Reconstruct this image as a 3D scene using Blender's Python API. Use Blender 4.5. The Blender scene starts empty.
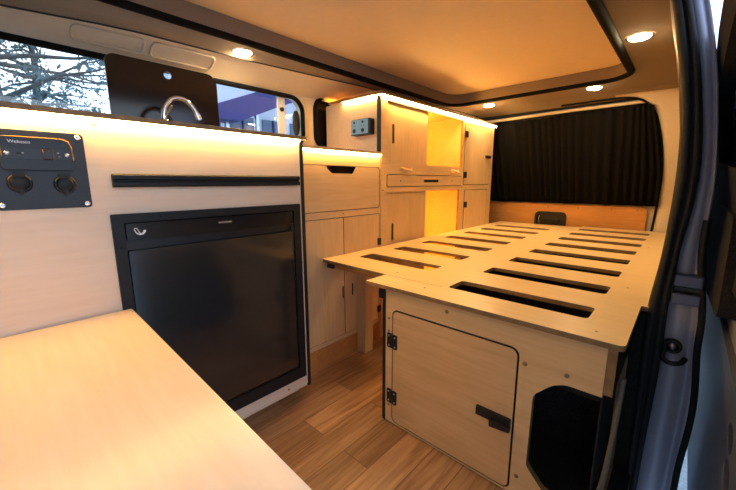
import bpy, bmesh, math, random
from mathutils import Vector, Matrix
from mathutils.geometry import tessellate_polygon
random.seed(7)
SC = bpy.context.scene
COL = SC.collection
PI = math.pi

# ------------------------------------------------------------------ materials
def lin(c):
    return tuple((x/12.92 if x <= .04045 else ((x+.055)/1.055)**2.4) for x in c)
def rgb(r, g, b):
    return lin((r/255, g/255, b/255)) + (1,)
def new_mat(name):
    m = bpy.data.materials.new(name); m.use_nodes = True
    nt = m.node_tree
    return m, nt, nt.nodes['Principled BSDF']
def plain(name, col, rough=.5, metal=0, spec=.5, noise=0, bump=0, nscale=60, coat=0):
    m, nt, p = new_mat(name)
    p.inputs['Base Color'].default_value = col
    p.inputs['Roughness'].default_value = rough
    p.inputs['Metallic'].default_value = metal
    p.inputs['Specular IOR Level'].default_value = spec
    p.inputs['Coat Weight'].default_value = coat
    p.inputs['Coat Roughness'].default_value = .08
    if noise or bump:
        tc = nt.nodes.new('ShaderNodeTexCoord'); n = nt.nodes.new('ShaderNodeTexNoise')
        n.inputs['Scale'].default_value = nscale; n.inputs['Detail'].default_value = 4
        nt.links.new(tc.outputs['Object'], n.inputs['Vector'])
        if noise:
            r = nt.nodes.new('ShaderNodeValToRGB')
            r.color_ramp.elements[0].position = .3; r.color_ramp.elements[1].position = .7
            r.color_ramp.elements[0].color = tuple(c*(1-noise) for c in col[:3])+(1,)
            r.color_ramp.elements[1].color = tuple(min(1, c*(1+noise)) for c in col[:3])+(1,)
            nt.links.new(n.outputs['Fac'], r.inputs['Fac']); nt.links.new(r.outputs['Color'], p.inputs['Base Color'])
        if bump:
            b = nt.nodes.new('ShaderNodeBump'); b.inputs['Strength'].default_value = bump; b.inputs['Distance'].default_value = .002
            nt.links.new(n.outputs['Fac'], b.inputs['Height']); nt.links.new(b.outputs['Normal'], p.inputs['Normal'])
    return m
def emis(name, col, s):
    m, nt, p = new_mat(name)
    p.inputs['Base Color'].default_value = (.8, .8, .8, 1)
    p.inputs['Emission Color'].default_value = col + (1,)
    p.inputs['Emission Strength'].default_value = s
    return m
def ply(name, axis, dark, light, rough=.42):
    """birch plywood face: fine fibres along `axis` plus a slow flame figure"""
    m, nt, p = new_mat(name)
    N, L = nt.nodes, nt.links
    tc = N.new('ShaderNodeTexCoord')
    mp = N.new('ShaderNodeMapping'); sc = [22, 22, 22]; sc['xyz'.index(axis)] = 1.6
    mp.inputs['Scale'].default_value = sc
    oi = N.new('ShaderNodeObjectInfo'); L.new(tc.outputs['Object'], mp.inputs['Vector'])
    L.new(oi.outputs['Random'], mp.inputs['Location'])
    n1 = N.new('ShaderNodeTexNoise'); n1.inputs['Scale'].default_value = 4; n1.inputs['Detail'].default_value = 7
    n1.inputs['Distortion'].default_value = .6
    L.new(mp.outputs['Vector'], n1.inputs['Vector'])
    mp2 = N.new('ShaderNodeMapping'); s2 = [5, 5, 5]; s2['xyz'.index(axis)] = 1.3
    mp2.inputs['Scale'].default_value = s2; L.new(tc.outputs['Object'], mp2.inputs['Vector'])
    n2 = N.new('ShaderNodeTexNoise'); n2.inputs['Scale'].default_value = 1.6; n2.inputs['Detail'].default_value = 3
    n2.inputs['Distortion'].default_value = 2.2
    L.new(mp2.outputs['Vector'], n2.inputs['Vector'])
    mx = N.new('ShaderNodeMath'); mx.operation = 'MULTIPLY_ADD'; mx.inputs[1].default_value = .45
    mul = N.new('ShaderNodeMath'); mul.operation = 'MULTIPLY'; mul.inputs[1].default_value = .55
    L.new(n1.outputs['Fac'], mul.inputs[0]); L.new(n2.outputs['Fac'], mx.inputs[0]); L.new(mul.outputs[0], mx.inputs[2])
    r = N.new('ShaderNodeValToRGB')
    r.color_ramp.elements[0].position = .33; r.color_ramp.elements[0].color = dark
    r.color_ramp.elements[1].position = .62; r.color_ramp.elements[1].color = light
    L.new(mx.outputs[0], r.inputs['Fac']); L.new(r.outputs['Color'], p.inputs['Base Color'])
    p.inputs['Roughness'].default_value = rough
    p.inputs['Specular IOR Level'].default_value = .4
    b = N.new('ShaderNodeBump'); b.inputs['Strength'].default_value = .06; b.inputs['Distance'].default_value = .001
    L.new(n1.outputs['Fac'], b.inputs['Height']); L.new(b.outputs['Normal'], p.inputs['Normal'])
    return m
def ply_edge():
    m, nt, p = new_mat('plywood_edge')
    N, L = nt.nodes, nt.links
    tc = N.new('ShaderNodeTexCoord'); n = N.new('ShaderNodeTexNoise')
    n.inputs['Scale'].default_value = 45; n.inputs['Detail'].default_value = 2
    L.new(tc.outputs['Object'], n.inputs['Vector'])
    r = N.new('ShaderNodeValToRGB')
    r.color_ramp.elements[0].position = .35; r.color_ramp.elements[0].color = rgb(128, 100, 66)
    r.color_ramp.elements[1].position = .65; r.color_ramp.elements[1].color = rgb(150, 118, 78)
    L.new(n.outputs['Fac'], r.inputs['Fac']); L.new(r.outputs['Color'], p.inputs['Base Color'])
    p.inputs['Roughness'].default_value = .6
    return m
def floor_mat():
    m, nt, p = new_mat('oak_vinyl_planks')
    N, L = nt.nodes, nt.links
    tc = N.new('ShaderNodeTexCoord')
    rot = N.new('ShaderNodeMapping'); rot.inputs['Rotation'].default_value = (0, 0, PI/2)
    L.new(tc.outputs['Object'], rot.inputs['Vector'])
    br = N.new('ShaderNodeTexBrick'); br.offset = .37; br.squash = 1
    br.inputs['Scale'].default_value = 1; br.inputs['Brick Width'].default_value = .62; br.inputs['Row Height'].default_value = .098
    br.inputs['Mortar Size'].default_value = .0012; br.inputs['Mortar Smooth'].default_value = .3
    br.inputs['Color1'].default_value = (.15, .15, .15, 1); br.inputs['Color2'].default_value = (.85, .85, .85, 1); br.inputs['Mortar'].default_value = (0, 0, 0, 1)
    br.inputs['Bias'].default_value = 0
    L.new(rot.outputs['Vector'], br.inputs['Vector'])
    mp = N.new('ShaderNodeMapping'); mp.inputs['Scale'].default_value = (26, 1.7, 1)
    L.new(tc.outputs['Object'], mp.inputs['Vector'])
    off = N.new('ShaderNodeVectorMath'); off.operation = 'MULTIPLY_ADD'
    off.inputs[1].default_value = (7, 13, 0); L.new(br.outputs['Color'], off.inputs[0]); L.new(mp.outputs['Vector'], off.inputs[2])
    n = N.new('ShaderNodeTexNoise'); n.inputs['Scale'].default_value = 2.1; n.inputs['Detail'].default_value = 7; n.inputs['Distortion'].default_value = .9
    L.new(off.outputs[0], n.inputs['Vector'])
    r = N.new('ShaderNodeValToRGB')
    e = r.color_ramp.elements
    e[0].position = .3; e[0].color = rgb(158, 116, 78)
    e[1].position = .68; e[1].color = rgb(214, 172, 128)
    x = e.new(.48); x.color = rgb(190, 146, 104)
    L.new(n.outputs['Fac'], r.inputs['Fac'])
    hs = N.new('ShaderNodeMix'); hs.data_type = 'RGBA'; hs.blend_type = 'MULTIPLY'; hs.inputs['Factor'].default_value = 1
    tone = N.new('ShaderNodeValToRGB'); tone.color_ramp.elements[0].color = (.50, .47, .44, 1); tone.color_ramp.elements[1].color = (1.10, 1.08, 1.05, 1)
    L.new(br.outputs['Color'], tone.inputs['Fac'])
    L.new(r.outputs['Color'], hs.inputs['A']); L.new(tone.outputs['Color'], hs.inputs['B'])
    mo = N.new('ShaderNodeMix'); mo.data_type = 'RGBA'; mo.inputs['B'].default_value = rgb(112, 80, 52)
    L.new(br.outputs['Fac'], mo.inputs['Factor']); L.new(hs.outputs['Result'], mo.inputs['A'])
    L.new(mo.outputs['Result'], p.inputs['Base Color'])
    p.inputs['Roughness'].default_value = .38
    return m
def glass_mat():
    m, nt, p = new_mat('window_glass')
    N, L = nt.nodes, nt.links
    t = N.new('ShaderNodeBsdfTransparent'); t.inputs['Color'].default_value = (.93, .96, .97, 1)
    g = N.new('ShaderNodeBsdfGlossy'); g.inputs['Roughness'].default_value = .02
    mx = N.new('ShaderNodeMixShader'); mx.inputs['Fac'].default_value = .05
    L.new(t.outputs[0], mx.inputs[1]); L.new(g.outputs[0], mx.inputs[2])
    L.new(mx.outputs[0], N['Material Output'].inputs['Surface'])
    return m
def led_tint(): return (1.0, .61, .18)

BD, BL = rgb(214, 176, 126), rgb(227, 193, 144)
M = dict(
    ply_x=ply('birch_plywood_grain_across', 'x', BD, BL), ply_y=ply('birch_plywood_grain_long', 'y', BD, BL), ply_z=ply('birch_plywood_grain_upright', 'z', BD, BL),
    ply_k=ply('birch_plywood_daylit', 'y', rgb(228, 203, 176), rgb(237, 214, 189)),  # paler, pinker birch stands in for daylight on the panels
    board=ply('birch_plywood_bed_boards', 'x', rgb(232, 202, 146), rgb(241, 213, 160), .36), door=ply('birch_plywood_warm_lit', 'x', rgb(208, 165, 114), rgb(224, 185, 136)),  # bed boards yellower and door more orange, standing in for warm light
    table=ply('birch_plywood_lacquered', 'x', rgb(238, 214, 180), rgb(243, 222, 192), .26),
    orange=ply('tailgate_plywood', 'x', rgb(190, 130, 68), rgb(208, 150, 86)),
    edge=ply_edge(), floor=floor_mat(), glass=glass_mat(),
    liner=plain('headliner_fabric', rgb(140, 126, 112), .9, spec=.15, noise=.05, bump=.25, nscale=220),
    trim=plain('pale_trim_plastic', rgb(206, 192, 172), .55, spec=.35, noise=.02, nscale=90),
    poptop=plain('pop_top_lining', rgb(222, 200, 172), .7, spec=.2, noise=.02, nscale=40),
    black=plain('black_plastic', (.012, .012, .014, 1), .38, noise=.2, nscale=200),
    blackm=plain('black_powder_coat', (.010, .010, .011, 1), .5, spec=.35, noise=.2, bump=.15, nscale=400),
    panel=plain('charcoal_panel', (.010, .010, .013, 1), .42, noise=.2, nscale=200),
    rubber=plain('black_rubber', (.020, .021, .024, 1), .6, spec=.35, noise=.25, nscale=80),
    seal=plain('matt_black_seal', (.006, .006, .006, 1), .8, spec=.12, noise=.2, nscale=80),
    carpet=plain('black_carpet', (.026, .026, .029, 1), .95, spec=.1, noise=.5, bump=.6, nscale=300),
    shade_grey=plain('dark_grey_with_shade', (.022, .024, .021, 1), .9, spec=.1, noise=.3, nscale=120),  # dark grey with the door-step shade mixed into the colour
    curtain=plain('black_curtain_cloth', (.0055, .005, .005, 1), .88, spec=.12, noise=.25, nscale=260),
    fridge=plain('fridge_door_film', (.019, .018, .018, 1), .18, spec=.8, coat=.2),
    gloss=plain('black_gloss', (.010, .010, .012, 1), .22, spec=.5),
    lid=plain('dark_tinted_sink_glass', (.016, .010, .008, 1), .12, spec=.5),
    white=plain('white_print', (.85, .85, .88, 1), .4),
    silver=plain('silver_badge', (.75, .76, .8, 1), .3, metal=1),
    chrome=plain('chrome', (.82, .82, .82, 1), .07, metal=1),
    screw=plain('zinc_screw', (.62, .62, .65, 1), .3, metal=1),
    bronze=plain('ply_screw', rgb(150, 124, 92), .45, metal=.3),
    brass=plain('amber_ring', rgb(176, 124, 48), .35, metal=.6),
    sockface=plain('socket_face_blue_grey', rgb(132, 182, 228), .35),
    paint=plain('silver_violet_paint', rgb(192, 196, 218), .42, metal=.15, spec=.5, noise=.03, nscale=400, coat=.25),
    paintd=plain('dusky_paint', rgb(92, 104, 136), .4, metal=.3, spec=.5),
    steel=plain('stainless_steel', (.6, .6, .6, 1), .25, metal=1),
    greytrim=plain('grey_step_trim', rgb(108, 106, 98), .6),
    ground=plain('pale_tarmac', rgb(150, 164, 172), .85, noise=.25, bump=.3, nscale=60),
    wallout=plain('white_render', rgb(226, 232, 240), .8, noise=.03, nscale=10),
    navy=plain('navy_cladding', rgb(48, 46, 110), .5),
    winout=plain('office_glazing', rgb(96, 112, 130), .15),
    bark=plain('grey_bark', rgb(84, 88, 86), .9, noise=.3, nscale=20),
    leaf=plain('dull_needles', rgb(112, 138, 138), .8, noise=.4, nscale=4),
    led=emis('warm_led_strip', led_tint(), 27), led_soft=emis('warm_led_strip_dimmer', led_tint(), 40), led_in=emis('warm_led_strip_inside', (1.0, .50, .05), 330),
    lamp=emis('downlight_diffuser', (1.0, .72, .38), 115),
)

# ------------------------------------------------------------------ mesh builder
class MB:
    def __init__(s): s.v = []; s.f = []; s.mi = []; s.sm = []
    def add(s, vs, fs, mi=0, smooth=False):
        o = len(s.v); s.v += [tuple(v) for v in vs]
        for f in fs: s.f.append(tuple(o+i for i in f)); s.mi.append(mi); s.sm.append(smooth)
        return s
    def box(s, x0, x1, y0, y1, z0, z1, mi=0):
        vs = [(x, y, z) for x in (x0, x1) for y in (y0, y1) for z in (z0, z1)]
        return s.add(vs, [(0, 1, 3, 2), (4, 6, 7, 5), (0, 4, 5, 1), (2, 3, 7, 6), (0, 2, 6, 4), (1, 5, 7, 3)], mi)
    def plate(s, axis, a, b, outer, holes=(), mi=0, side=1):
        """a board: 2D outline (with holes) in the plane across `axis`, thickness from a to b"""
        P = {'x': lambda p, t: (t, p[0], p[1]), 'y': lambda p, t: (p[0], t, p[1]), 'z': lambda p, t: (p[0], p[1], t)}[axis]
        loops = [list(outer)]+[list(h) for h in holes]
        flat = [p for l in loops for p in l]
        tri = tessellate_polygon([[Vector((p[0], p[1], 0)) for p in l] for l in loops])
        n = len(flat)
        vs = [P(p, a) for p in flat]+[P(p, b) for p in flat]
        s.add(vs, [tuple(t) for t in tri]+[tuple(i+n for i in reversed(t)) for t in tri], mi)
        o = len(s.v)-2*n; k = 0
        for l in loops:
            m = len(l)
            for i in range(m):
                j = (i+1) % m
                s.f.append((o+k+i, o+k+j, o+n+k+j, o+n+k+i)); s.mi.append(side); s.sm.append(False)
            k += m
        return s
    def tube(s, pts, r, n=10, closed=False, mi=0, smooth=True, flat=1.0):
        pts = [Vector(p) for p in pts]; m = len(pts); rings = []
        up = None
        for i, p in enumerate(pts):
            if closed: t = pts[(i+1) % m]-pts[i-1]
            else: t = pts[min(i+1, m-1)]-pts[max(i-1, 0)]
            t.normalize()
            if up is None: up = Vector((0, 0, 1)) if abs(t.z) < .9 else Vector((0, 1, 0))
            a = t.cross(up)
            if a.length < 1e-5: a = t.orthogonal()
            a.normalize(); b = a.cross(t).normalized(); up = b
            rr = r[i] if isinstance(r, (list, tuple)) else r
            rings.append([p+a*math.cos(2*PI*k/n)*rr+b*math.sin(2*PI*k/n)*rr*flat for k in range(n)])
        vs = [v for R in rings for v in R]; fs = []
        for i in range(m if closed else m-1):
            j = (i+1) % m
            for k in range(n): fs.append((i*n+k, i*n+(k+1) % n, j*n+(k+1) % n, j*n+k))
        s.add(vs, fs, mi, smooth)
        if not closed: s.add(rings[0], [tuple(range(n))], mi); s.add(rings[-1], [tuple(range(n))], mi)
        return s
    def lathe(s, c, axis, prof, n=24, mi=0, smooth=True):
        """prof: (radius, offset along axis)"""
        c = Vector(c); ax = Vector({'x': (1, 0, 0), 'y': (0, 1, 0), 'z': (0, 0, 1)}[axis])
        u = ax.orthogonal().normalized(); w = ax.cross(u)
        vs = []; fs = []
        for (r, h) in prof:
            for k in range(n): vs.append(c+ax*h+(u*math.cos(2*PI*k/n)+w*math.sin(2*PI*k/n))*max(r, 1e-5))
        for i in range(len(prof)-1):
            for k in range(n): fs.append((i*n+k, i*n+(k+1) % n, (i+1)*n+(k+1) % n, (i+1)*n+k))
        return s.add(vs, fs, mi, smooth)
    def grid(s, rows, mi=0, smooth=True):
        n = len(rows[0]); vs = [p for r in rows for p in r]; fs = []
        for i in range(len(rows)-1):
            for j in range(n-1): fs.append((i*n+j, i*n+j+1, (i+1)*n+j+1, (i+1)*n+j))
        return s.add(vs, fs, mi, smooth)
    def build(s, name, mats, parent=None, bevel=0, solid=0, kind=None, label=None, cat=None, group=None):
        if not isinstance(mats, (list, tuple)): mats = [mats, mats]
        off = Vector((0, 0, 0)); q = parent
        while q is not None: off += q.location; q = q.parent
        me = bpy.data.meshes.new(name)
        me.from_pydata([Vector(v)-off for v in s.v], [], s.f)
        for m in mats: me.materials.append(m)
        me.polygons.foreach_set('material_index', [min(i, len(mats)-1) for i in s.mi])
        me.polygons.foreach_set('use_smooth', s.sm)
        bm = bmesh.new(); bm.from_mesh(me); bmesh.ops.recalc_face_normals(bm, faces=bm.faces); bm.to_mesh(me); bm.free()
        o = bpy.data.objects.new(name, me); COL.objects.link(o)
        o.parent = parent
        if solid:
            md = o.modifiers.new('thickness', 'SOLIDIFY'); md.thickness = solid; md.offset = 0
        if bevel:
            md = o.modifiers.new('bevel', 'BEVEL'); md.width = bevel; md.segments = 2; md.limit_method = 'ANGLE'; md.angle_limit = math.radians(50)
        tag(o, label, cat, group, kind)
        return o
def tag(o, label=None, cat=None, group=None, kind=None):
    if label: o['label'] = label
    if cat: o['category'] = cat
    if group: o['group'] = group
    if kind: o['kind'] = kind
    return o
def thing(name, loc, label, cat, group=None):
    o = bpy.data.objects.new(name, None); COL.objects.link(o); o.location = loc; o.empty_display_size = .1
    return tag(o, label, cat, group)
def rr(x0, y0, x1, y1, r=0, n=6):
    """rounded rectangle; r = one radius or (bottom-left, bottom-right, top-right, top-left)"""
    R = r if isinstance(r, (tuple, list)) else (r,)*4
    out = []
    for (cx, cy, a0, q) in ((x0, y0, PI, R[0]), (x1, y0, 1.5*PI, R[1]), (x1, y1, 0, R[2]), (x0, y1, .5*PI, R[3])):
        if q <= 0: out.append((cx, cy)); continue
        px = cx+q if cx == x0 else cx-q; py = cy+q if cy == y0 else cy-q
        for k in range(n+1):
            a = a0+PI/2*k/n; out.append((px+q*math.cos(a), py+q*math.sin(a)))
    return out
def circ(cx, cy, rx, ry=None, n=20):
    ry = ry or rx
    return [(cx+rx*math.cos(2*PI*k/n), cy+ry*math.sin(2*PI*k/n)) for k in range(n)]
def rpoly(pts, r, n=5):
    """polygon with rounded corners"""
    out = []; m = len(pts)
    for i, p in enumerate(pts):
        rad = r[i] if isinstance(r, (list, tuple)) else r
        a, b, c = Vector(pts[i-1]), Vector(p), Vector(pts[(i+1) % m])
        if rad <= 0: out.append(tuple(b)); continue
        d1, d2 = (a-b), (c-b); k = min(rad, d1.length*.45, d2.length*.45)
        p0, p2 = b+d1.normalized()*k, b+d2.normalized()*k
        for j in range(n+1):
            t = j/n; out.append(tuple(p0*(1-t)**2+b*2*t*(1-t)+p2*t*t))
    return out
def smooth_path(pts, n=6):
    P = [Vector(p) for p in pts]; out = []
    for i in range(len(P)-1):
        a, b, c, d = P[max(i-1, 0)], P[i], P[i+1], P[min(i+2, len(P)-1)]
        for k in range(n):
            t = k/n
            out.append(.5*((2*b)+(c-a)*t+(2*a-5*b+4*c-d)*t*t+(3*b-a-3*c+d)*t**3))
    out.append(P[-1]); return out
def screw_x(parent, x, y, z, r=.004, mat='bronze', name='screw'):
    MB().lathe((x, y, z), 'x', [(r, 0), (r, .0012), (r*.75, .0022), (r*.35, .0022), (r*.3, .0012), (0, .0012)], 12).build(name, M[mat], parent)
def screw_y(parent, x, y, z, r=.005, mat='bronze', name='screw'):
    MB().lathe((x, y, z), 'y', [(r, 0), (r, -.0012), (r*.75, -.0022), (r*.35, -.0022), (r*.3, -.0012), (0, -.0012)], 12).build(name, M[mat], parent)
def text(body, name, size, loc, basis, mat, parent, depth=.0004):
    cu = bpy.data.curves.new(name, 'FONT'); cu.body = body; cu.size = size; cu.extrude = depth
    t = bpy.data.objects.new(name, cu); COL.objects.link(t)
    bpy.context.view_layer.update()
    me = bpy.data.meshes.new_from_object(t.evaluated_get(bpy.context.evaluated_depsgraph_get()))
    bpy.data.objects.remove(t); bpy.data.curves.remove(cu)
    B = Matrix(basis).transposed()
    off = Vector((0, 0, 0)); q = parent
    while q is not None: off += q.location; q = q.parent
    for v in me.vertices: v.co = B @ v.co + Vector(loc) - off
    me.materials.clear(); me.materials.append(M[mat]); me.name = name
    o = bpy.data.objects.new(name, me); COL.objects.link(o); o.parent = parent
    return o
FACE_X = ((0, 1, 0), (0, 0, 1), (1, 0, 0))      # lettering on a face that looks towards +x

H = 1.30                                             # ceiling height
def tail_y(z): return 3.132-.42*z if z > .64 else 2.863

# ------------------------------------------------------------------ setting: floor, ceiling, walls
MB().plate('z', -.02, 0, [(-.6, -1.25), (.93, -1.25), (.93, 2.93), (-.6, 2.93)]).build('floor', M['floor'], kind='structure')
GROOVE = [(-1.25, -.58), (.09, -.495), (.35, -.425), (.8, -.402), (1.05, -.375), (1.36, -.334), (2.62, -.27)]
def gx(y):
    for (y0, a), (y1, b) in zip(GROOVE, GROOVE[1:]):
        if y <= y1: return a+(b-a)*(y-y0)/(y1-y0)
    return GROOVE[-1][1]
ys = [-1.25+.0967*i for i in range(41)]
OPEN = rr(-.250, -1.0, .700, 2.150, .11, 10)
ceil = MB()
outer = [(gx(y)+.035, y) for y in ys if y < 2.45]+[(gx(2.45)+.035, 2.45), (.93, 2.45), (.93, -1.25)]
ceil.plate('z', H, H+.012, outer, [OPEN], side=0)
ceil.grid([[(gx(y)+.035, y, H+.001) for y in ys], [(gx(y)+.015, y, H-.004) for y in ys], [(gx(y)+.003, y, 1.287) for y in ys]])
# rear of the ceiling: rolls down to the tailgate header
prof = [(2.40, H+.001), (2.45, H), (2.49, H+.004), (2.515, H-.012), (2.535, H-.006), (2.56, H-.002), (2.585, H-.018), (2.605, H-.022), (2.66, H-.020), (2.70, H+.01)]
ceil.grid([[(x, y+.06*max(0, x-.55), z) for x in [-.50+.0768*i for i in range(20)]] for (y, z) in prof])
ceil.build('ceiling', M['liner'], kind='structure')
lip = MB()                                           # upstand of the roof opening
for i in range(len(OPEN)):
    a, b = OPEN[i], OPEN[(i+1) % len(OPEN)]
    lip.add([(a[0], a[1], H), (b[0], b[1], H), (b[0], b[1], H+.055), (a[0], a[1], H+.055)], [(0, 1, 2, 3)])
lip.build('trim_1', M['liner'], solid=.004, kind='structure')
MB().plate('z', H+.055, H+.075, [(-.32, -1.05), (.77, -1.05), (.77, 2.22), (-.32, 2.22)]).build('trim_2', M['poptop'], kind='structure')
MB().tube([(p[0], p[1], H-.004) for p in rr(-.262, -1.0, .712, 2.162, .12, 12)], .016, 10, True, flat=.85).build('trim_3', M['seal'], kind='structure')
MB().tube([(gx(y), y, 1.286) for y in ys], .0035, 6).build('trim_4', M['rubber'], kind='structure')
# left side wall with the two side windows
W1 = rr(-.75, .985, 1.125, 1.212, (.03, .06, .07, .03), 8)
W2 = rr(1.205, .985, 2.35, 1.240, (.06, .03, .03, .07), 8)
wl = MB().plate('x', -.56, -.52, [(-1.25, 0), (2.93, 0), (2.70, 1.215), (2.66, 1.25), (1.6, 1.25), (1.2, 1.262), (1.1, 1.225), (-1.25, 1.225)], [W1, W2], side=0)
rows = []
for (f, g) in ((0, 0), (.12, .25), (.4, .55), (.75, .85), (1, 1)):
    rows.append([(-.519+(gx(y)+.518)*f, y, 1.224+(1.287-1.224)*g) for y in ys])
wl.grid(rows)
wl.build('wall_left', M['trim'], kind='structure')
# moulded recesses pressed into the header above the window
def header_pt(y, g):
    f = {0: .0}.get(g, g**1.5)
    return (-.519+(gx(y)+.518)*f+.004, y, 1.224+(1.287-1.224)*g)
for (y0, y1) in ((.235, .425), (.448, .66)):
    loop = []
    for (u, w) in rr(y0, .30, y1, .80, 0): pass
    c = rr(0, 0, y1-y0, .045, .014, 5)
    loop = [header_pt(y0+a, .30+b/.045*.5) for a, b in c]
    MB().tube(loop, .0042, 8, True).build('trim_5', M['trim'], kind='structure')
MB().tube([(-.517, p[0], p[1]) for p in W1], .011, 8, True).build('window_1', M['seal'], kind='structure')
wn = bpy.data.objects['window_1']
MB().plate('x', -.545, -.541, rr(-.75, .985, 1.125, 1.212, .05)).build('pane', M['glass'], wn)
MB().box(-.540, -.530, .990, 1.030, .985, 1.210).build('sliding_sash', M['wallout'], wn, label='white upright sash bar of the sliding pane')
MB().lathe((-.530, 1.010, 1.148), 'x', [(.010, 0), (.010, .008), (.006, .012), (0, .012)], 16).build('catch', M['black'], wn, label='round black window catch')
MB().tube([(-.517, p[0], p[1]) for p in W2], .011, 8, True).build('window_2', M['seal'], kind='structure')
MB().plate('x', -.540, -.532, circ(1.098, 1.095, .020, .062), side=0).build('corner_flap', M['rubber'], wn, label='dark curved flap in the window corner')
wn = bpy.data.objects['window_2']
MB().plate('x', -.545, -.541, rr(1.205, .985, 2.35, 1.240, .05)).build('pane', M['gloss'], wn, label='blacked-out pane')
# right side wall behind the door opening, and ahead of it
rw = [(.93, 0), (.955, .5), (.945, .85), (.905, 1.15), (.865, H), (.885, H), (.925, 1.15), (.965, .85), (.975, .5), (.95, 0)]
MB().plate('y', 1.12, 2.93, rw, side=0).build('wall_right', M['liner'], kind='structure')
MB().plate('x', .93, .96, [(-1.25, 0), (-.42, 0), (-.42, H), (-1.25, H)], [rr(-1.15, .75, -.55, 1.2, .05)]).build('wall_right_front', M['liner'], kind='structure')
MB().plate('y', -1.27, -1.25, [(-.6, 0), (.93, 0), (.93, H), (-.6, H)]).build('front_light_block', M['carpet'], kind='structure')  # unseen; windscreen opening left out so the wall blocks front daylight

# tailgate: D-pillar surround, opening seal, panel
def tail_pt(x, z, off=0): return (x, tail_y(z)-off, z)
ARCH = smooth_path([(.30, 1.283), (.508, 1.283), (.631, 1.281), (.705, 1.262), (.752, 1.226), (.784, 1.170), (.808, 1.085), (.827, .982), (.838, .86), (.838, .747), (.833, .62), (.825, .476), (.82, .40)], 4)
wb = MB()
outerp = []
for i, p in enumerate(ARCH):
    t = i/(len(ARCH)-1)
    z = p.y
    if z > 1.22 and p.x < .76: outerp.append((p.x+.03*max(0, (p.x-.6)/.15), z+.035))
    else: outerp.append((max(p.x+.075, .86+.04*min(1, max(0, (1.19-z)/.3))), z+.02*max(0, (z-1.1))))
rows = [[], [], [], []]
for p, q in zip(ARCH, outerp):
    rows[0].append(tail_pt(p.x, p.y, .004)); 
    mx_, mz_ = (p.x*.5+q[0]*.5), (p.y*.5+q[1]*.5)
    rows[1].append(tail_pt(mx_, mz_, .024)); rows[2].append(tail_pt(q[0]+.03, q[1], .02)); rows[3].append(tail_pt(q[0]+.06*max(0, min(1, (p.x-.6)/.2)), q[1]+.10*max(0, min(1, (q[1]-1.0)/.2)), .05))
wb.grid(rows)
for z0, z1 in ((0, .64),): wb.box(-.6, .95, 2.875, 2.89, z0, z1)
wb.build('wall_back', M['trim'], solid=.004, kind='structure')
MB().tube([tail_pt(p.x, p.y, .012) for p in ARCH], .0065, 8).build('trim_6', M['seal'], kind='structure')
MB().grid([[(x, tail_y(z)+.03, z) for x in (-.6, .2, .95)] for z in (.62, .66, .95, 1.32)])  .build('window_3', M['rubber'], solid=.006, kind='structure')
MB().tube([tail_pt(-.35+.056*i, 1.238+.012*min(1, i/12), .004) for i in range(21)], .011, 8).build('curtain_rail', M['trim'],
    label='pale curtain rail running along the top of the black tailgate curtain', cat='curtain rail')
cur = MB(); rows = []
NX = 260
for j in range(15):
    t = j/14; row = []
    for i in range(NX+1):
        s = i/NX; x = -.30+s*1.135
        xr = .772+.063*t if s > .9 else 0
        zt = 1.206+.022*min(1, max(0, (x+.2)/.55)); zt += .003*math.sin(s*150)
        zb_ = .645+.003*math.sin(s*31)
        z = zb_+(zt-zb_)*(1-t)
        amp = .005+.009*t
        fold = math.sin(s*2*PI*24+2.6*math.sin(s*13)+.5*t)*amp+math.sin(s*2*PI*12+2*math.sin(s*9))*amp*.5
        xx = x if s < .86 else -.30+.86*1.135+(s-.86)/.14*((.770+.065*min(1, t*1.6))-(-.30+.86*1.135))
        row.append((xx, tail_y(z)-.022-fold, z))
    rows.append(row)
cur.grid(rows).build('curtain', M['curtain'], solid=.002, label='black pleated curtain drawn across the tailgate window', cat='curtain')
tp = thing('tailgate_panel', (.3, 2.86, .45), 'orange-lit birch panel on the lower tailgate with a black latch recess', 'panel')
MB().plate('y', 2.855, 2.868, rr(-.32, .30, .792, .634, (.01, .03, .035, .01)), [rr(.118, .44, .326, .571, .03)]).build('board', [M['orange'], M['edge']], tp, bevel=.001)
rc = MB().plate('y', 2.845, 2.872, rr(.112, .43, .332, .577, .034), [rr(.126, .444, .318, .562, .026)], side=0).box(.12, .325, 2.866, 2.874, .44, .57).build('latch_recess', M['black'], tp, bevel=.002, label='black recessed latch housing')
MB().box(.165, .285, 2.845, 2.866, .500, .522).build('latch_handle', M['blackm'], rc, bevel=.003)
MB().tube([(.145, 2.856, .545), (.140, 2.856, .515), (.146, 2.856, .485)], .006, 8).build('latch_rod', M['steel'], rc)
for x in (-.15, .02, .20, .40, .60, .74): screw_y(tp, x, 2.855, .612, .006)

# ------------------------------------------------------------------ kitchen cabinet with the fridge
kc = thing('kitchen_cabinet', (-.25, 0, 0), 'long birch plywood kitchen cabinet housing the black fridge, light strip glowing under its worktop', 'cabinet')
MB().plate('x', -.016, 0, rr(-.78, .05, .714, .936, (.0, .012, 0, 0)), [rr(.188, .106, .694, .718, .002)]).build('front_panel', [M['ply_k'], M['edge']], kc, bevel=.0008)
MB().plate('x', -.5, .002, rr(.714, .046, .727, .9365, (.003, .006, 0, 0)), side=0).build('edge_trim', M['black'], kc, label='black edging strip on the end of the cabinet')
sinkhole = rr(-.37, .32, -.09, .62, .04)
MB().plate('z', .937, .9485, [(-.505, -.78), (.020, -.78), (.020, .731), (-.505, .731)], [sinkhole]).build('worktop', [M['ply_y'], M['edge']], kc, bevel=.0012)
MB().box(.0035, .0145, -.78, .708, .9305, .937).build('light_strip', M['led'], kc, label='glowing warm light strip under the worktop lip')
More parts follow.
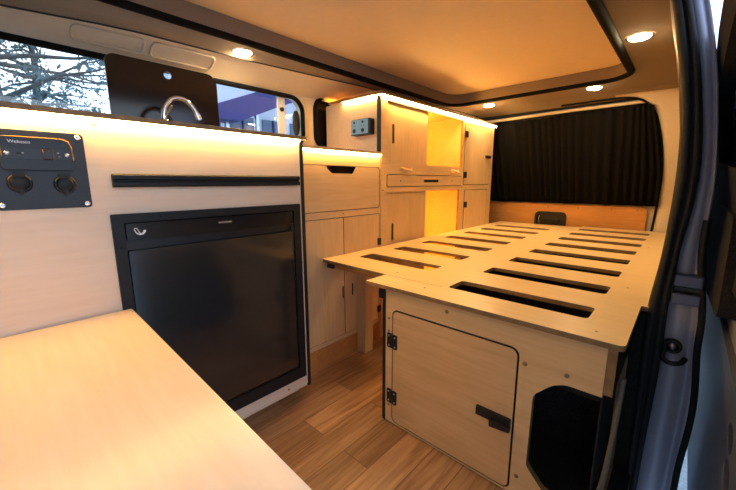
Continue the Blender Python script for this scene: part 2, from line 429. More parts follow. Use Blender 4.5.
MB().box(-.5, -.016, .70, .714, .05, .937).box(-.5, -.016, -.78, -.764, .05, .937).box(-.5, -.016, .160, .174, .05, .937).box(-.5, -.016, -.764, .70, .05, .064).build('carcass', M['ply_z'], kc)
MB().box(-.075, -.060, -.78, .714, 0, .05).build('toe_kick', M['ply_y'], kc)
rail = [(0, .7900), (.013, .7900), (.016, .793), (.016, .8015), (.0105, .8035), (.0105, .8065), (.016, .8085), (.016, .817), (.013, .8203), (0, .8203)]
MB().plate('y', .190, .701, rail, side=0).build('table_rail', M['blackm'], kc, bevel=.0006, label='long black metal rail screwed to the front panel')
for (y, z) in ((.629, .070), (.35, .070), (.707, .523), (.172, .925), (.64, .925)): screw_x(kc, 0, y, z, .0035)
cp = MB().plate('x', 0, .004, rr(.003, .748, .149, .9015, .007), side=0).build('control_panel', M['panel'], kc, bevel=.001, label='charcoal control panel with a switch and two sockets')
hu = MB().plate('x', .004, .016, rr(.021, .826, .127, .888, (.006, .004, .014, .004)), side=0).build('heater_controller', M['panel'], cp, bevel=.002)
pth = [(.0165, p[0], p[1]) for p in rr(.022, .827, .126, .8875, (.006, .004, .014, .004))]
i0 = [p for p in pth if p[2] > .846]
MB().tube([(.0165, .0235, .850), (.0165, .0225, .8865), (.0165, .040, .8872), (.0165, .112, .8872), (.0165, .1215, .883), (.0165, .1255, .873), (.0165, .1265, .846)], .0011, 6).build('amber_outline', M['brass'], cp, label='thin amber outline around the controller')
MB().box(.0162, .0172, .0225, .126, .846, .866).build('button_strip', M['black'], cp)
text('Webasto', 'lettering', .0085, (.0166, .034, .8755), FACE_X, 'white', cp)
sw = MB().box(.0165, .022, .081, .0955, .8465, .8655).build('rocker_switch', M['black'], cp, bevel=.001)
MB().tube([(.0222, .081, .8465), (.0222, .081, .8655), (.0222, .0955, .8655), (.0222, .0955, .8465)], .0007, 6, True).build('switch_bezel', M['brass'], cp)
for y, z, r, mt in ((.031, .8565, .0042, 'screw'), (.117, .856, .0042, 'screw'), (.046, .857, .0018, 'rubber'), (.0525, .857, .0020, 'screw'), (.1035, .8595, .0016, 'screw'), (.1045, .8525, .0016, 'screw')):
    MB().lathe((.0165, y, z), 'x', [(r, 0), (r, .0016), (r*.6, .0026), (0, .0026)], 14).build('button' if r < .003 else 'screw', M[mt], cp)
for (y, z) in ((.0125, .758), (.1405, .7565), (.1395, .8935), (.0125, .8935)):
    MB().lathe((.004, y, z), 'x', [(.0055, 0), (.0055, .0016), (.0042, .0034), (.0018, .0036), (.0015, .002), (0, .002)], 16).build('screw', M['chrome'], cp, label='shiny corner screw')
for (y, z) in ((.0415, .800), (.1085, .797)):
    MB().lathe((.004, y, z), 'x', [(.0185, 0), (.0185, .004), (.0165, .007), (.0145, .007), (.013, .003)], 28).build('socket_ring', M['black'], cp)
    MB().tube([(.0112, y+.0172*math.cos(a), z+.0172*math.sin(a)) for a in [PI*(.12+.76*k/14) for k in range(15)]], .0009, 6).build('amber_arc', M['brass'], cp)
    so = MB().lathe((.008, y, z), 'x', [(.0145, 0), (.0145, .004), (.012, .006), (0, .006)], 24)
    so.plate('x', .008, .013, rr(y-.009, z+.012, y+.009, z+.022, .002), side=0)
    so.plate('x', .010, .015, rr(y-.003, z-.022, y+.003, z-.010, .002), side=0)
    so.build('socket_cap', M['blackm'], cp)

fr = thing('fridge', (-.2, .44, .1), 'black built-in fridge with a dark smoked door set in the kitchen cabinet', 'fridge')
MB().plate('x', 0.0005, .007, rr(.1776, .095, .704, .7285, .003), [rr(.2015, .1365, .6775, .7075, .003)], side=0).build('frame', M['blackm'], fr, bevel=.0012)
MB().box(-.42, -.03, .2015, .6775, .125, .712).build('cabinet', M['black'], fr)
dr = MB().plate('x', -.026, .001, rr(.205, .140, .674, .638, .004), side=0).build('door', M['fridge'], fr, bevel=.001)
MB().plate('x', -.026, .003, rr(.205, .664, .674, .7045, .003), side=0).build('door_header', M['gloss'], dr, bevel=.001)
MB().box(-.026, -.010, .205, .674, .639, .664).build('grip_recess', M['black'], dr)
lg = MB()                                             # white horn-shaped mark
a_ = [PI*(1.0+.02*k) for k in range(0, 51)]
cxy, czz, R0 = .2335, .6870, .0112
pts_o = [(cxy+R0*1.05*math.cos(a), czz+R0*math.sin(a)) for a in a_]
wdt = [.0018+.0056*(k/50)**1.5 for k in range(51)]
pts_i = [(cxy+(R0*1.05-w)*math.cos(a)+.0012*(k/50), czz+(R0-w)*math.sin(a)) for k, (a, w) in enumerate(zip(a_, wdt))]
lg.plate('x', .003, .0038, pts_o+pts_i[::-1], side=0)
lg.tube([(.0036, .2225, .6868), (.0036, .2205, .6898), (.0036, .2225, .6928), (.0036, .2262, .6925), (.0036, .2282, .6895), (.0036, .2290, .6860), (.0036, .2315, .6815), (.0036, .2350, .6790)], .0010, 6)
lg.build('logo', M['white'], dr, label='white horn-shaped emblem')
bd = MB().plate('x', .003, .0036, rr(.4245, .6865, .4625, .6915, .001), side=0).build('badge', M['silver'], dr, label='tiny silver name badge')
for (y, z) in ((.28, .7185), (.62, .7185), (.190, .65), (.190, .3)): screw_x(fr, .007, y, z, .0025, 'blackm')

sk = thing('sink', (-.23, .47, .93), 'black-lidded sink, its dark glass lid propped upright against the side window', 'sink')
MB().plate('z', .9485, .951, rr(-.385, .30, -.075, .64, .05), [rr(-.36, .33, -.10, .61, .035)], side=0).build('rim', M['steel'], sk)
bw = MB()
for (e, z) in ((0, .9495), (.004, .90), (.02, .84), (.04, .825)): pass
ringz = [[(p[0], p[1], z) for p in rr(-.362+e, .328+e, -.098-e, .612-e, .035)] for (e, z) in ((0, .9495), (.006, .90), (.02, .84), (.05, .825))]
ringz = [r_+[r_[0]] for r_ in ringz]
bw.grid(ringz); bw.add([p for p in ringz[-1][:-1]], [tuple(range(len(ringz[-1])-1))])
bw.build('bowl', M['steel'], sk)
ld = MB().plate('x', -.405, -.399, rr(.291, .955, .637, 1.197, (.01, .01, .034, .028)), [circ(.4675, 1.1635, .0125, .0115)], side=1).build('glass_lid', [M['lid'], M['trim']], sk, bevel=.0008, label='dark tinted glass lid with a finger hole')
for y in (.345, .585): MB().box(-.412, -.375, y-.018, y+.018, .9505, .972).build('hinge', M['chrome'], sk, bevel=.002)
tp_ = thing('tap', (-.28, .405, .9485), 'curved chrome tap standing in front of the dark sink lid', 'tap')
arc = smooth_path([(-.28, .405, .952), (-.28, .403, 1.005), (-.28, .409, 1.036), (-.28, .428, 1.060), (-.28, .455, 1.069), (-.28, .480, 1.060), (-.28, .499, 1.038), (-.28, .507, 1.020)], 6)
MB().tube(arc, .0075, 14).build('spout', M['chrome'], tp_)
MB().lathe((-.28, .405, .9485), 'z', [(.022, 0), (.022, .006), (.015, .012), (.013, .045), (.010, .05), (0, .05)], 20).build('base', M['chrome'], tp_)
MB().tube([(-.28, .505, 1.026), (-.28, .511, 1.008)], .0105, 14).build('nozzle', M['chrome'], tp_)
MB().tube([(-.275, .408, 1.01), (-.262, .418, 1.028), (-.255, .422, 1.038)], .004, 8).build('lever', M['chrome'], tp_)

# ------------------------------------------------------------------ middle storage cabinet
X0 = -.121
mc = thing('storage_cabinet', (-.3, 1.0, 0), 'low birch plywood cabinet with notched flap, two doors below, left of the tall cabinet', 'cabinet')
dA, dB, dC = .785, 1.024, 1.262
MB().plate('x', X0-.016, X0, [(.735, .09), (1.273, .09), (1.273, .926), (.735, .926)],
   [rr(dA, .679, dC+.003, .868, (0, .014, .014, 0)), rr(dA, .111, dC+.003, .651, (0, .010, .006, 0))]).build('face_frame', [M['ply_y'], M['edge']], mc, bevel=.0008)
notch = [(dA, .682), (1.2595, .682), (1.2595, .866), (1.102, .866), (1.082, .836), (.962, .836), (.924, .866), (dA, .866)]
MB().plate('x', X0-.016, X0+.001, rpoly(notch, [0, .014, .014, .004, .004, .004, .004, 0])).build('flap', [M['ply_y'], M['black']], mc, bevel=.001)
for (y0, y1, ys_) in ((dA, dB-.0015, 1.0145), (dB+.0015, 1.2595, 1.0745)):
    d = MB().plate('x', X0-.016, X0+.001, rr(y0, .113, y1, .649, .003), [rr(ys_-.004, .285, ys_+.004, .342, .0038)]).build('door', [M['ply_z'], M['black']], mc, bevel=.001)
    MB().box(X0-.02, X0-.010, ys_-.006, ys_+.006, .28, .347).build('slot_shade', M['black'], d, label='black backing shading the upright finger slot')  # black backing stands in for the shade inside the slot
MB().plate('x', X0, X0+.006, rr(1.249, .497, 1.272, .531, .003), side=0).build('hinge', M['black'], mc, bevel=.001)
for z in (.15,): MB().plate('x', X0, X0+.006, rr(1.249, z, 1.272, z+.034, .003), side=0).build('hinge', M['black'], mc, bevel=.001)
screw_x(mc, X0, 1.023, .666, .0035)
MB().box(-.505, X0+.018, .733, 1.262, .9265, .938).build('worktop', M['ply_y'], mc, bevel=.001)
MB().box(X0+.003, X0+.013, .735, 1.262, .920, .9265).build('light_strip', M['led'], mc, label='glowing warm light strip under the worktop')
MB().box(-.5, X0-.016, .735, .75, .02, .926).box(-.5, X0-.016, 1.258, 1.273, .02, .926).box(-.5, -.488, .75, 1.258, .02, .926).box(-.488, X0-.016, .75, 1.258, .655, .67).box(-.488, X0-.016, .75, 1.258, .02, .04).build('carcass', M['ply_z'], mc)
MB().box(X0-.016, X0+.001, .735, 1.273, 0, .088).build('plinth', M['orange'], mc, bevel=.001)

# ------------------------------------------------------------------ tall cabinet
tc_ = thing('tall_cabinet', (-.3, 1.9, 0), 'tall birch plywood cabinet with open glowing niches, sliding doors and a slim drawer', 'cabinet')
Y0, Y1 = 1.275, 2.542
MB().plate('x', X0-.016, X0, [(Y0, 0), (Y1, 0), (Y1, 1.195), (Y0, 1.195)],
   [rr(1.3216, .892, 2.074, 1.178, .008), rr(1.3180, .7752, 2.073, .8378, .008), rr(1.3216, .22, 2.058, .7505, .006),
    rr(2.1010, .780, 2.491, 1.167, .008), rr(2.123, .219, 2.475, .749, .008)]).build('face_frame', [M['ply_y'], M['edge']], tc_, bevel=.0008)
MB().box(-.505, X0-.020, Y0-.003, Y0+.012, 0, 1.195).build('side_panel', M['ply_k'], tc_)  # daylight on this side is put into the paler plywood
MB().plate('z', .9385, 1.193, rr(X0-.018, Y0-.012, X0+.0015, Y0+.0005, .003), side=0).build('corner_trim', M['black'], tc_, label='black corner edging')
MB().plate('z', 1.195, 1.2070, [(-.46, 1.250), (X0+.017, 1.250), (X0+.017, 2.548), (-.46, 2.548)]).build('top', [M['ply_y'], M['edge']], tc_, bevel=.001)
MB().box(X0+.009, X0+.0155, 1.262, 2.545, 1.189, 1.195).build('light_strip', M['led_soft'], tc_, label='glowing warm light strip along the top front edge')
MB().box(-.365, X0+.001, 1.264, 1.271, 1.187, 1.195).build('light_strip', M['led_soft'], tc_, label='glowing warm light strip along the top side edge')
car = MB()
car.box(-.505, -.49, Y0+.012, Y1, 0, 1.195)                                  # back
for z in (.876, .757, .206): car.box(-.49, X0-.03, Y0+.012, Y1-.012, z, z+.014)
car.box(-.49, X0-.016, 2.084, 2.098, .0, 1.195).box(-.49, X0-.016, Y1-.012, Y1, 0, 1.195)
car.box(-.49, X0-.016, Y0+.012, Y0+.02, 0, 1.195)
car.build('carcass', M['ply_y'], tc_)
for (z0, z1, slot) in ((.879, 1.192, (.988, 1.081)), (.209, .756, (.50, .59))):
    MB().plate('x', X0-.029, X0-.0165, [(1.296, z0), (1.692, z0), (1.692, z1), (1.296, z1)], [rr(1.379, slot[0], 1.395, slot[1], .0078)]).build('sliding_door', [M['ply_z'], M['edge']], tc_, bevel=.0008)
    MB().box(X0-.033, X0-.0295, 1.372, 1.402, slot[0]-.006, slot[1]+.006).build('slot_shade', M['black'], tc_)  # added black backing hides the lit niche and darkens the slot
# light strips tucked behind the sliding doors
MB().box(-.200, -.190, 1.31, 1.66, .8915, .8965).build('light_strip', M['led_in'], tc_, label='hidden strip glowing inside the upper niche')
MB().box(-.200, -.190, 1.31, 1.66, .751, .756).build('light_strip', M['led_in'], tc_, label='hidden strip glowing inside the lower niche')
dw = MB().plate('x', X0-.016, X0+.001, rr(1.3215, .7785, 2.0695, .8345, .007), [rr(1.642, .7985, 1.794, .8125, .003)]).build('drawer', [M['ply_y'], M['black']], tc_, bevel=.0008)
MB().box(X0-.018, X0-.008, 1.635, 1.80, .795, .816).build('slot_shade', M['black'], dw, label='black backing shading the finger slot')  # black backing paints the shade within the drawer slot
for y in (1.428, 1.953): screw_x(dw, X0+.001, y, .806, .004)
for (y0, y1, z0, z1, hs, lat) in ((2.1045, 2.4875, .7835, 1.1635, (1.10, .845), .974), (2.1265, 2.4715, .2225, .7455, (.65, .30), None)):
    d = MB().plate('x', X0-.016, X0+.001, rr(y0, z0, y1, z1, .007)).build('door', [M['ply_z'], M['black']], tc_, bevel=.0008)
    for z in hs: 
        MB().plate('x', X0+.001, X0+.007, rr(y0-.003, z-.019, y0+.032, z+.019, .004), side=0).tube([(X0+.008, y0+.012, z-.019), (X0+.008, y0+.012, z+.019)], .004, 8).build('hinge', M['black'], d)
    if lat: MB().plate('x', X0+.001, X0+.010, rr(y1-.075, lat-.008, y1+.006, lat+.010, .003), side=0).build('latch', M['black'], d, bevel=.001)
for y in (1.432, 1.932):                                          # turned wooden pegs on the ledge
    k = MB()
    k.tube([(X0, y, .868), (X0+.012, y+.006, .866), (X0+.030, y+.030, .858), (X0+.034, y+.052, .853)], [.008, .009, .007, .005], 10)
    k.tube([(X0+.030, y+.028, .858), (X0+.020, y+.062, .864), (X0+.006, y+.085, .874)], [.006, .0055, .004], 8)
    k.build('peg', M['ply_y'], tc_)
for (y, z) in ((1.29, .76), (2.085, .765), (1.29, .45), (2.07, .62)): screw_x(tc_, X0, y, z, .0035)
sp = MB().plate('y', 1.240, 1.272, rr(-.285, 1.023, -.160, 1.096, .006), side=0).build('socket_panel', M['black'], tc_, bevel=.002, label='blue-grey faced socket panel on the side of the cabinet')
MB().plate('y', 1.2385, 1.2405, rr(-.283, 1.028, -.172, 1.094, .004), side=0).build('socket_plate', M['sockface'], sp)
for (x, z, r) in ((-.262, 1.082, .006), (-.206, 1.082, .006), (-.262, 1.044, .0095), (-.206, 1.044, .0095)):
    MB().lathe((x, 1.2385, z), 'y', [(r, 0), (r, -.002), (r*.7, -.003), (0, -.002)], 16).build('socket', M['black'], sp)
for x in (-.270, -.256, -.214, -.198): MB().box(x-.004, x+.004, 1.2378, 1.2386, 1.064, 1.0665).build('mark', M['panel'], sp)

# ------------------------------------------------------------------ bed platform
bed = thing('bed_platform', (.4, 1.6, 0), 'slatted birch plywood bed platform with a hinged locker door in its front', 'bed')
ZB, TH = .487, .0125
def slots(x0, x1, starts, w):
    return [rr(x0, y, x1, y+w, .012, 4) for y in starts]
RS = [.897+.2385*i for i in range(8)]
LS = [1.030+.2330*i for i in range(8)]
SEAM = .452
MB().plate('z', ZB-TH, ZB, rpoly([(.235, .784), (.915, .784), (.915, 1.086), (.945, 1.086), (.938, 1.6), (.926, 2.80), (SEAM+.0004, 2.80), (SEAM+.0004, .888), (.235, .884)], [.004, .014, .004, .004, 0, .01, .004, .0, .003]),
   slots(.468, .832, RS, .094)).build('slatted_board', [M['board'], M['edge']], bed, bevel=.0015)
MB().plate('z', ZB-TH, ZB-.0004, rpoly([(-.119, .897), (.232, .887), (SEAM-.0004, .8905), (SEAM-.0004, 2.752), (-.119, 2.752)], [.010, .002, 0, .004, .01]),
   slots(-.034, .320, LS[:7], .088)).build('slatted_leaf', [M['board'], M['edge']], bed, bevel=.0015, label='pull-out half of the slatted top')
FY = .809
door_h = rr(.3255, .0095, .7165, .4055, .021)
HOLE = [(.887, .354), (.818, .354), (.792, .341), (.754, .300), (.7525, .106), (.792, .062), (.887, .040)]
fp = rpoly([(.299, .004), (.887, .004)]+HOLE[::-1]+[(.887, ZB-TH), (.299, ZB-TH)], [0, 0, 0, .008, .010, .012, .012, .012, 0, 0, 0])
MB().plate('y', FY, FY+.018, fp, [door_h]).build('front_panel', [M['ply_x'], M['edge']], bed, bevel=.001)
bdoor = MB().plate('y', FY-.001, FY+.017, rr(.3297, .0137, .7123, .4013, .018)).build('door', [M['door'], M['black']], bed, bevel=.001)
for z in (.300, .104):
    hg = MB()
    hg.plate('y', FY-.005, FY-.0008, rr(.309, z-.024, .3255, z+.024, .003), side=0).plate('y', FY-.005, FY-.0012, rr(.330, z-.026, .3475, z+.022, .003), side=0)
    hg.tube([(.3278, FY-.005, z-.022), (.3278, FY-.005, z+.022)], .0048, 10)
    hg = hg.build('hinge', M['black'], bdoor, bevel=.0006)
    for (x, dz) in ((.3165, .016), (.3165, -.016), (.340, .014), (.340, -.018)):
        MB().lathe((x, FY-.005, z+dz), 'y', [(.0028, 0), (.0024, -.0012), (0, -.0012)], 10).build('screw', M['screw'], hg)
lt = MB().plate('y', FY-.008, FY-.001, rr(.619, .188, .7095, .214, .002), side=0).build('latch', M['black'], bdoor, bevel=.001)
MB().plate('y', FY-.018, FY-.008, rpoly([(.660, .178), (.712, .184), (.712, .196), (.690, .200), (.660, .198)], .003), side=0).build('latch_lever', M['black'], lt, bevel=.001)
MB().plate('z', .003, .455, rr(.286, FY-.001, .299, FY+.02, .002), side=0).build('edge_trim', M['black'], bed, label='black upright edging strip')
MB().box(.272, .299, FY-.002, FY+.016, .432, .469).build('bracket', M['black'], bed, bevel=.002)
for (x, z) in ((.517, .447), (.730, .372), (.819, .377), (.732, .063), (.3125, .372), (.3125, .330), (.3125, .067)):
    screw_y(bed, x, FY, z, .0055 if x > .4 else .004)
for (x, y) in ((.86, .83), (.87, 1.25), (.86, 2.1), (.42, .845), (.25, .93), (.42, 1.95)):
    MB().lathe((x, y, ZB), 'z', [(.0034, 0), (.0032, .0006), (.0014, .0008), (0, .0003)], 10).build('screw', M['bronze'], bed)
sidep = [(FY, .362), (1.06, .362), (1.09, .33), (1.09, 0), (2.79, 0), (2.79, ZB-TH), (FY, ZB-TH)]
MB().plate('x', .8875, .9035, sidep).build('side_panel', [M['shade_grey'], M['edge']], bed, label='outer side panel coloured dark grey for the shade on it')  # wooden side in shade; the shade is put into its grey
MB().box(.303, .318, FY+.02, 2.79, .0, ZB-TH).build('side_panel', M['ply_y'], bed)
MB().box(.3185, .322, .83, 2.78, .004, ZB-TH-.001).box(.883, .8868, .83, 2.78, .004, ZB-TH-.001).box(.322, .883, 2.77, 2.78, .004, ZB-TH-.001).box(.322, .8868, .83, 2.77, .002, .006).box(.322, .883, 1.085, 1.09, .01, .44).build('locker_lining', M['carpet'], bed, label='black carpet lining inside the locker')
MB().box(.80, .8865, .84, .846, .325, .44).build('bracket_panel', M['shade_grey'], bed)
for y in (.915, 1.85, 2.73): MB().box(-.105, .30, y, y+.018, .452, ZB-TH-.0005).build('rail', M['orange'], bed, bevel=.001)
MB().box(X0+.003, X0+.055, 1.10, 1.155, 0, ZB-TH-.0005).build('leg', M['ply_z'], bed, bevel=.002)
MB().box(-.095, -.060, .902, .914, .452, .4735).build('bracket', M['black'], bed, bevel=.002)

# ------------------------------------------------------------------ foreground table
tb = thing('table', (.4, -.35, 0), 'pale birch plywood tabletop filling the near foreground against the kitchen cabinet', 'table')
MB().plate('z', .482, .500, rpoly([(.006, -.92), (.80, -.92), (.80, .1745), (.006, .1945)], [.01, .02, .02, .005])).build('tabletop', [M['table'], M['edge']], tb, bevel=.0015)
for (x, y) in ((.08, -.85), (.73, -.85), (.08, .05), (.70, .05)):
    MB().plate('z', 0, .482, rr(x-.022, y-.022, x+.022, y+.022, .006)).build('leg', M['ply_z'], tb)

# ------------------------------------------------------------------ ceiling lights
def downlight(x, y, label):
    t = thing('ceiling_light', (x, y, H), label, 'light', 'round recessed ceiling lights')
    MB().lathe((x, y, H), 'z', [(.043, -.0005), (.043, -.002), (.039, -.004), (.034, -.004), (.033, -.002)], 32).build('ring', M['steel'], t)
    MB().lathe((x, y, H), 'z', [(.033, -.003), (.031, -.0065), (.020, -.009), (0, -.0098)], 32).build('diffuser', M['lamp'], t)
downlight(-.372, .737, 'glowing round ceiling light above the sink and side window')
downlight(-.069, 2.312, 'glowing round ceiling light above the far end of the tall cabinet')
downlight(.529, 2.288, 'glowing round ceiling light above the middle of the black tailgate curtain')
downlight(.779, 1.612, 'glowing round ceiling light on the right, beside the door pillar')

# ------------------------------------------------------------------ door jamb, seals, sliding door
IN = [(.852, 1.32), (.889, 1.20), (.906, 1.12), (.923, 1.03), (.933, .96), (.941, .85), (.942, .757), (.938, .62), (.927, .49), (.925, .36), (.930, .17), (.931, -.06), (.931, -.12)]
MID = [(.888, 1.32), (.925, 1.19), (.953, 1.065), (.970, .957), (.982, .848), (.982, .757), (.973, .66), (.968, .56), (.966, .48), (.968, .32), (.963, .11), (.961, -.05), (.960, -.12)]
OUT = [(.918, 1.32), (.955, 1.185), (.981, 1.06), (.999, .933), (1.011, .802), (1.012, .70), (1.016, .60), (1.029, .48), (1.034, .40), (1.042, .28), (1.039, .06), (1.03, -.12)]
def s2(pts, n=4): return [(p.x, p.y) for p in smooth_path([Vector((a, b)) for a, b in pts], n)]
def resamp(pts, n=48):
    L = [0]
    for a, b in zip(pts, pts[1:]): L.append(L[-1]+math.dist(a, b))
    out = []
    for i in range(n):
        t = L[-1]*i/(n-1); k = 0
        while k < len(L)-2 and L[k+1] < t: k += 1
        u = (t-L[k])/(L[k+1]-L[k]); out.append((pts[k][0]*(1-u)+pts[k+1][0]*u, pts[k][1]*(1-u)+pts[k+1][1]*u))
    return out
I_, M_, O_ = (resamp(s2(p)) for p in (IN, MID, OUT))
def lerp(a, b, t): return (a[0]*(1-t)+b[0]*t, a[1]*(1-t)+b[1]*t)
# rubber door seal: two beads with a groove between them
seal = MB()
profS = [(0, 1.125), (0, 1.095), (.14, 1.080), (.42, 1.076), (.50, 1.092), (.58, 1.092), (.66, 1.080), (.9, 1.082), (1.0, 1.10), (1.0, 1.125)]
seal.grid([[(lerp(a, b, t)[0], y, lerp(a, b, t)[1]) for a, b in zip(I_, M_)] for t, y in profS])
seal.build('trim_7', M['rubber'], kind='structure')
jamb = MB()
profJ = [(-.02, 1.125), (.02, 1.110), (.35, 1.108), (.58, 1.112), (.66, 1.120), (.74, 1.121), (.80, 1.112), (.92, 1.110), (1.0, 1.122), (1.0, 1.20)]
jamb.grid([[(lerp(a, b, t)[0], y, lerp(a, b, t)[1]) for a, b in zip(M_, O_)] for t, y in profJ])
jamb.build('door_jamb', M['paint'], kind='structure')
jo = bpy.data.objects['door_jamb']; jo.name = 'trim_8'
edge = MB()
Oe = [p for p in O_ if p[1] < .72]
profE = [(-.010, 1.118), (-.009, 1.102), (-.003, 1.098), (.003, 1.102), (.005, 1.125)]
edge.grid([[(p[0]+d-.002*math.sin(p[1]*22), y, p[1]) for p in Oe] for d, y in profE]).build('trim_9', M['rubber'], kind='structure')
for (z0, z1, mt) in ((.552, .580, 'paintd'), (.508, .534, 'paintd'), (.536, .551, 'black')):
    MB().box(.969, 1.020 if mt != 'black' else 1.026, 1.085 if mt != 'black' else 1.10, 1.13, z0, z1).build('trim_10', M[mt], kind='structure', bevel=.003)
st = thing('door_striker', (.985, 1.105, .39), 'black door striker bolted to the silver door jamb', 'striker')
MB().lathe((.985, 1.105, .395), 'y', [(.019, 0), (.019, -.006), (.012, -.009), (.012, -.004), (.009, -.002), (0, -.002)], 24).build('plate', M['black'], st)
MB().tube(smooth_path([(.972, 1.102, .385), (.970, 1.088, .366), (.985, 1.080, .358), (1.004, 1.086, .362), (1.012, 1.098, .372)], 4), .006, 8).build('loop', M['black'], st)
MB().lathe((.985, 1.0955, .396), 'y', [(.008, .003), (.008, -.001), (0, -.002)], 14).build('bolt', M['screw'], st)
MB().tube(smooth_path([(.916, .83, .40), (.914, .828, .32), (.911, .828, .24), (.906, .828, .16), (.898, .83, .09), (.89, .83, .02)], 5), .0055, 8).build('trim_11', M['greytrim'], kind='structure')
MB().box(.905, .945, .50, 1.08, -.12, .010).build('trim_12', M['rubber'], kind='structure')
MB().plate('y', 1.09, 1.12, [(.9045, 0), (.935, 0), (.93, .468), (.9045, .468)]).build('trim_13', M['shade_grey'], kind='structure')

# sliding door pushed back along the outside of the van
def lean(o):
    """the door's window part leans inwards, as the body side does"""
    for v in o.data.vertices:
        if v.co.z > .70: v.co.x -= .18*(v.co.z-.70)
    return o
top_line = [(2.25, .74), (2.15, .86), (1.95, .99), (1.6, 1.06), (1.3, 1.09), (1.1, 1.12), (.9, 1.13), (.45, 1.14)]
def dense(pts, n=5):
    out = []
    for i, p in enumerate(pts):
        q = pts[(i+1) % len(pts)]
        out += [(p[0]+(q[0]-p[0])*k/n, p[1]+(q[1]-p[1])*k/n) for k in range(n)]
    return out
skin = dense([(.45, -.15), (2.45, -.15), (2.45, .70)]+top_line)
wnd = dense([(.55, .79), (1.42, .84), (1.36, .98), (1.26, 1.02), (1.0, 1.05), (.55, 1.07)])
lean(MB().plate('x', 1.078, 1.112, skin, [wnd], side=0).build('door_1', M['paint'], kind='structure', bevel=.002))
d1 = bpy.data.objects['door_1']
lean(MB().plate('x', 1.085, 1.090, wnd).build('pane', M['carpet'], d1))
lean(MB().plate('x', 1.050, 1.078, dense([(.45, .60), (2.2, .60)]+top_line), [dense([(.56, .80), (1.40, .85), (1.34, .97), (1.25, 1.01), (.99, 1.04), (.56, 1.06)])], side=0).build('window_surround', M['carpet'], d1))
MB().plate('x', 1.036, 1.078, rpoly([(.90, .54), (1.6, .48), (2.2, .60), (2.2, .66), (1.4, .735), (.93, .735)], .04), side=0).build('armrest', M['carpet'], d1, bevel=.006)
MB().plate('x', 1.066, 1.078, rr(.45, -.05, 2.3, .455, .08), [circ(.765, .385, .035, .022), circ(.735, .335, .04, .024)], side=0).build('inner_panel', M['paintd'], d1, bevel=.003)  # darker paint stands in for less warm light on this panel
MB().box(1.0765, 1.0776, .5, 1.28, .25, .42).build('hole_shade', M['carpet'], d1)  # thin dark sheet stands in for the shade inside the holes

# ------------------------------------------------------------------ outside
MB().plate('z', -.50, -.45, [(-40, -25), (25, -25), (25, 40), (-40, 40)]).build('ground', M['ground'], kind='structure')
def tree(x, y, h, label, seed):
    rnd = random.Random(seed)
    t = thing('tree', (x, y, -.45), label, 'tree', 'trees outside the side window')
    trunk = smooth_path([(x, y, -.45), (x+.05, y+.06, .8), (x-.05, y-.02, 2.0), (x, y+.1, 3.2), (x+.1, y, h)], 5)
    n = len(trunk)
    MB().tube(trunk, [.13*(1-.8*i/n) for i in range(n)], 10).build('trunk', M['bark'], t)
    br = MB(); lf = MB()
    for k in range(30):
        p = trunk[int(n*(.28+.7*rnd.random()))-1]
        a = rnd.uniform(0, 2*PI); ln = rnd.uniform(.8, 2.0)
        d = Vector((math.cos(a), math.sin(a), rnd.uniform(-.05, .45)))
        pts = [p+d*ln*s+Vector((rnd.uniform(-.07, .07), rnd.uniform(-.07, .07), rnd.uniform(-.05, .05)-.15*s*s)) for s in (0, .25, .5, .75, 1)]
        br.tube(pts, [.035, .026, .018, .012, .006], 6)
        for q in range(8):
            s = rnd.uniform(.25, 1); c = p+d*ln*s
            e = c+Vector((rnd.uniform(-.35, .35), rnd.uniform(-.35, .35), rnd.uniform(-.2, .25)))
            br.tube([c, (c+e)/2+Vector((0, 0, .04)), e], [.009, .006, .003], 4)
            for w in range(7):
                u = c.lerp(e, rnd.uniform(.3, 1.1))+Vector((rnd.gauss(0, .07), rnd.gauss(0, .07), rnd.gauss(0, .06)))
                sz = rnd.uniform(.025, .06); ax = Vector((rnd.gauss(0, 1), rnd.gauss(0, 1), rnd.gauss(0, 1))).normalized(); bx = ax.orthogonal().normalized()*.45
                lf.add([u-ax*sz, u+bx*sz, u+ax*sz, u-bx*sz], [(0, 1, 2, 3)])
    br.build('branches', M['bark'], t, kind='stuff'); lf.build('foliage', M['leaf'], t, kind='stuff')
tree(-5.2, .20, 4.6, 'grey-green tree seen at the left end of the side window', 3)
tree(-9.5, .9, 4.4, 'grey-green tree seen just left of the sink lid', 11)
bl = thing('building', (-10, 7, -.45), 'white office building under a navy canopy, seen through the window right of the sink lid', 'building')
MB().plate('x', -8.6, -8.0, [(3.2, 1.95), (4.18, 2.41), (4.74, 2.40), (5.87, 2.90), (9.5, 4.35), (9.5, 4.75), (5.26, 3.22), (3.2, 2.36)]).build('canopy', [M['navy'], M['navy']], bl)
MB().box(-12, -9.2, 3.5, 11, -.45, 4.2).build('wall', M['wallout'], bl)
for i in range(6):
    w = MB().plate('x', -9.2, -9.15, rr(4.0+i*1.05, 1.2, 4.75+i*1.05, 2.75, .01)).build('window', M['winout'], bl)
    MB().box(-9.15, -9.10, 4.36+i*1.05, 4.40+i*1.05, 1.2, 2.75).build('glazing_bar', M['navy'], w)
for y in (4.5, 5.4, 6.3): MB().box(-8.4, -8.3, y, y+.08, -.45, 2.45+(y-4.5)*.42).build('column', M['steel'], bl)

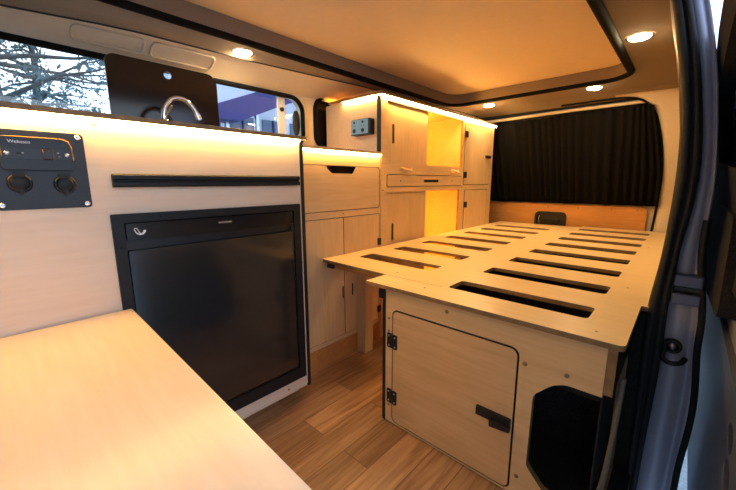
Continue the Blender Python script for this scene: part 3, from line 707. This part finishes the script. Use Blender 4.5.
# ------------------------------------------------------------------ sky, camera, view
w = bpy.data.worlds.new('evening_sky'); SC.world = w; w.use_nodes = True
nt = w.node_tree; N, L = nt.nodes, nt.links
bg = N['Background']
tcw = N.new('ShaderNodeTexCoord'); nz = N.new('ShaderNodeTexNoise'); nz.inputs['Scale'].default_value = 3.2; nz.inputs['Detail'].default_value = 5
L.new(tcw.outputs['Generated'], nz.inputs['Vector'])
cr = N.new('ShaderNodeValToRGB')
cr.color_ramp.elements[0].position = .36; cr.color_ramp.elements[0].color = (.42, .62, 1.0, 1)
cr.color_ramp.elements[1].position = .56; cr.color_ramp.elements[1].color = (.86, .95, 1.0, 1)
L.new(nz.outputs['Fac'], cr.inputs['Fac'])
# the evening sky is bright on the window side and dusky blue on the door side
sx = N.new('ShaderNodeSeparateXYZ'); L.new(tcw.outputs['Generated'], sx.inputs[0])
dk = N.new('ShaderNodeValToRGB')
dk.color_ramp.elements[0].position = .0; dk.color_ramp.elements[0].color = (1.25, 1.25, 1.25, 1)
dk.color_ramp.elements[1].position = 1.0; dk.color_ramp.elements[1].color = (.84, .88, 1.0, 1)
mr = N.new('ShaderNodeMapRange'); mr.inputs['From Min'].default_value = -.6; mr.inputs['From Max'].default_value = .5
L.new(sx.outputs['X'], mr.inputs['Value']); L.new(mr.outputs['Result'], dk.inputs['Fac'])
mm = N.new('ShaderNodeMix'); mm.data_type = 'RGBA'; mm.blend_type = 'MULTIPLY'; mm.inputs['Factor'].default_value = 1
L.new(cr.outputs['Color'], mm.inputs['A']); L.new(dk.outputs['Color'], mm.inputs['B'])
# and dimmed towards the front, added to keep daylight off the bed front
fy = N.new('ShaderNodeMapRange'); fy.inputs['From Min'].default_value = -.75; fy.inputs['From Max'].default_value = -.05
fy.inputs['To Min'].default_value = .3; fy.inputs['To Max'].default_value = 1.15
L.new(sx.outputs['Y'], fy.inputs['Value'])
ms = N.new('ShaderNodeMath'); ms.operation = 'MULTIPLY'; ms.inputs[1].default_value = 1.1
L.new(fy.outputs['Result'], ms.inputs[0]); L.new(ms.outputs[0], bg.inputs['Strength'])
L.new(mm.outputs['Result'], bg.inputs['Color'])

cam = bpy.data.cameras.new('camera'); co = bpy.data.objects.new('camera', cam); COL.objects.link(co)
yaw, pitch, roll = math.radians(42.6244), math.radians(10.3741), math.radians(-.1725)
F = Vector((-math.sin(yaw)*math.cos(pitch), math.cos(yaw)*math.cos(pitch), -math.sin(pitch)))
R = Vector((math.cos(yaw), math.sin(yaw), 0)); U = R.cross(F)
R, U = R*math.cos(roll)+U*math.sin(roll), -R*math.sin(roll)+U*math.cos(roll)
co.matrix_world = Matrix(((R.x, U.x, -F.x, .9666), (R.y, U.y, -F.y, 0), (R.z, U.z, -F.z, .8), (0, 0, 0, 1)))
cam.sensor_width = 36; cam.lens = 343.3745/736*36; cam.clip_start = .02; cam.clip_end = 200
SC.camera = co
vs = SC.view_settings
vs.view_transform = 'Standard'; vs.look = 'None'; vs.gamma = 1; vs.exposure = 1.22; vs.use_curve_mapping = False
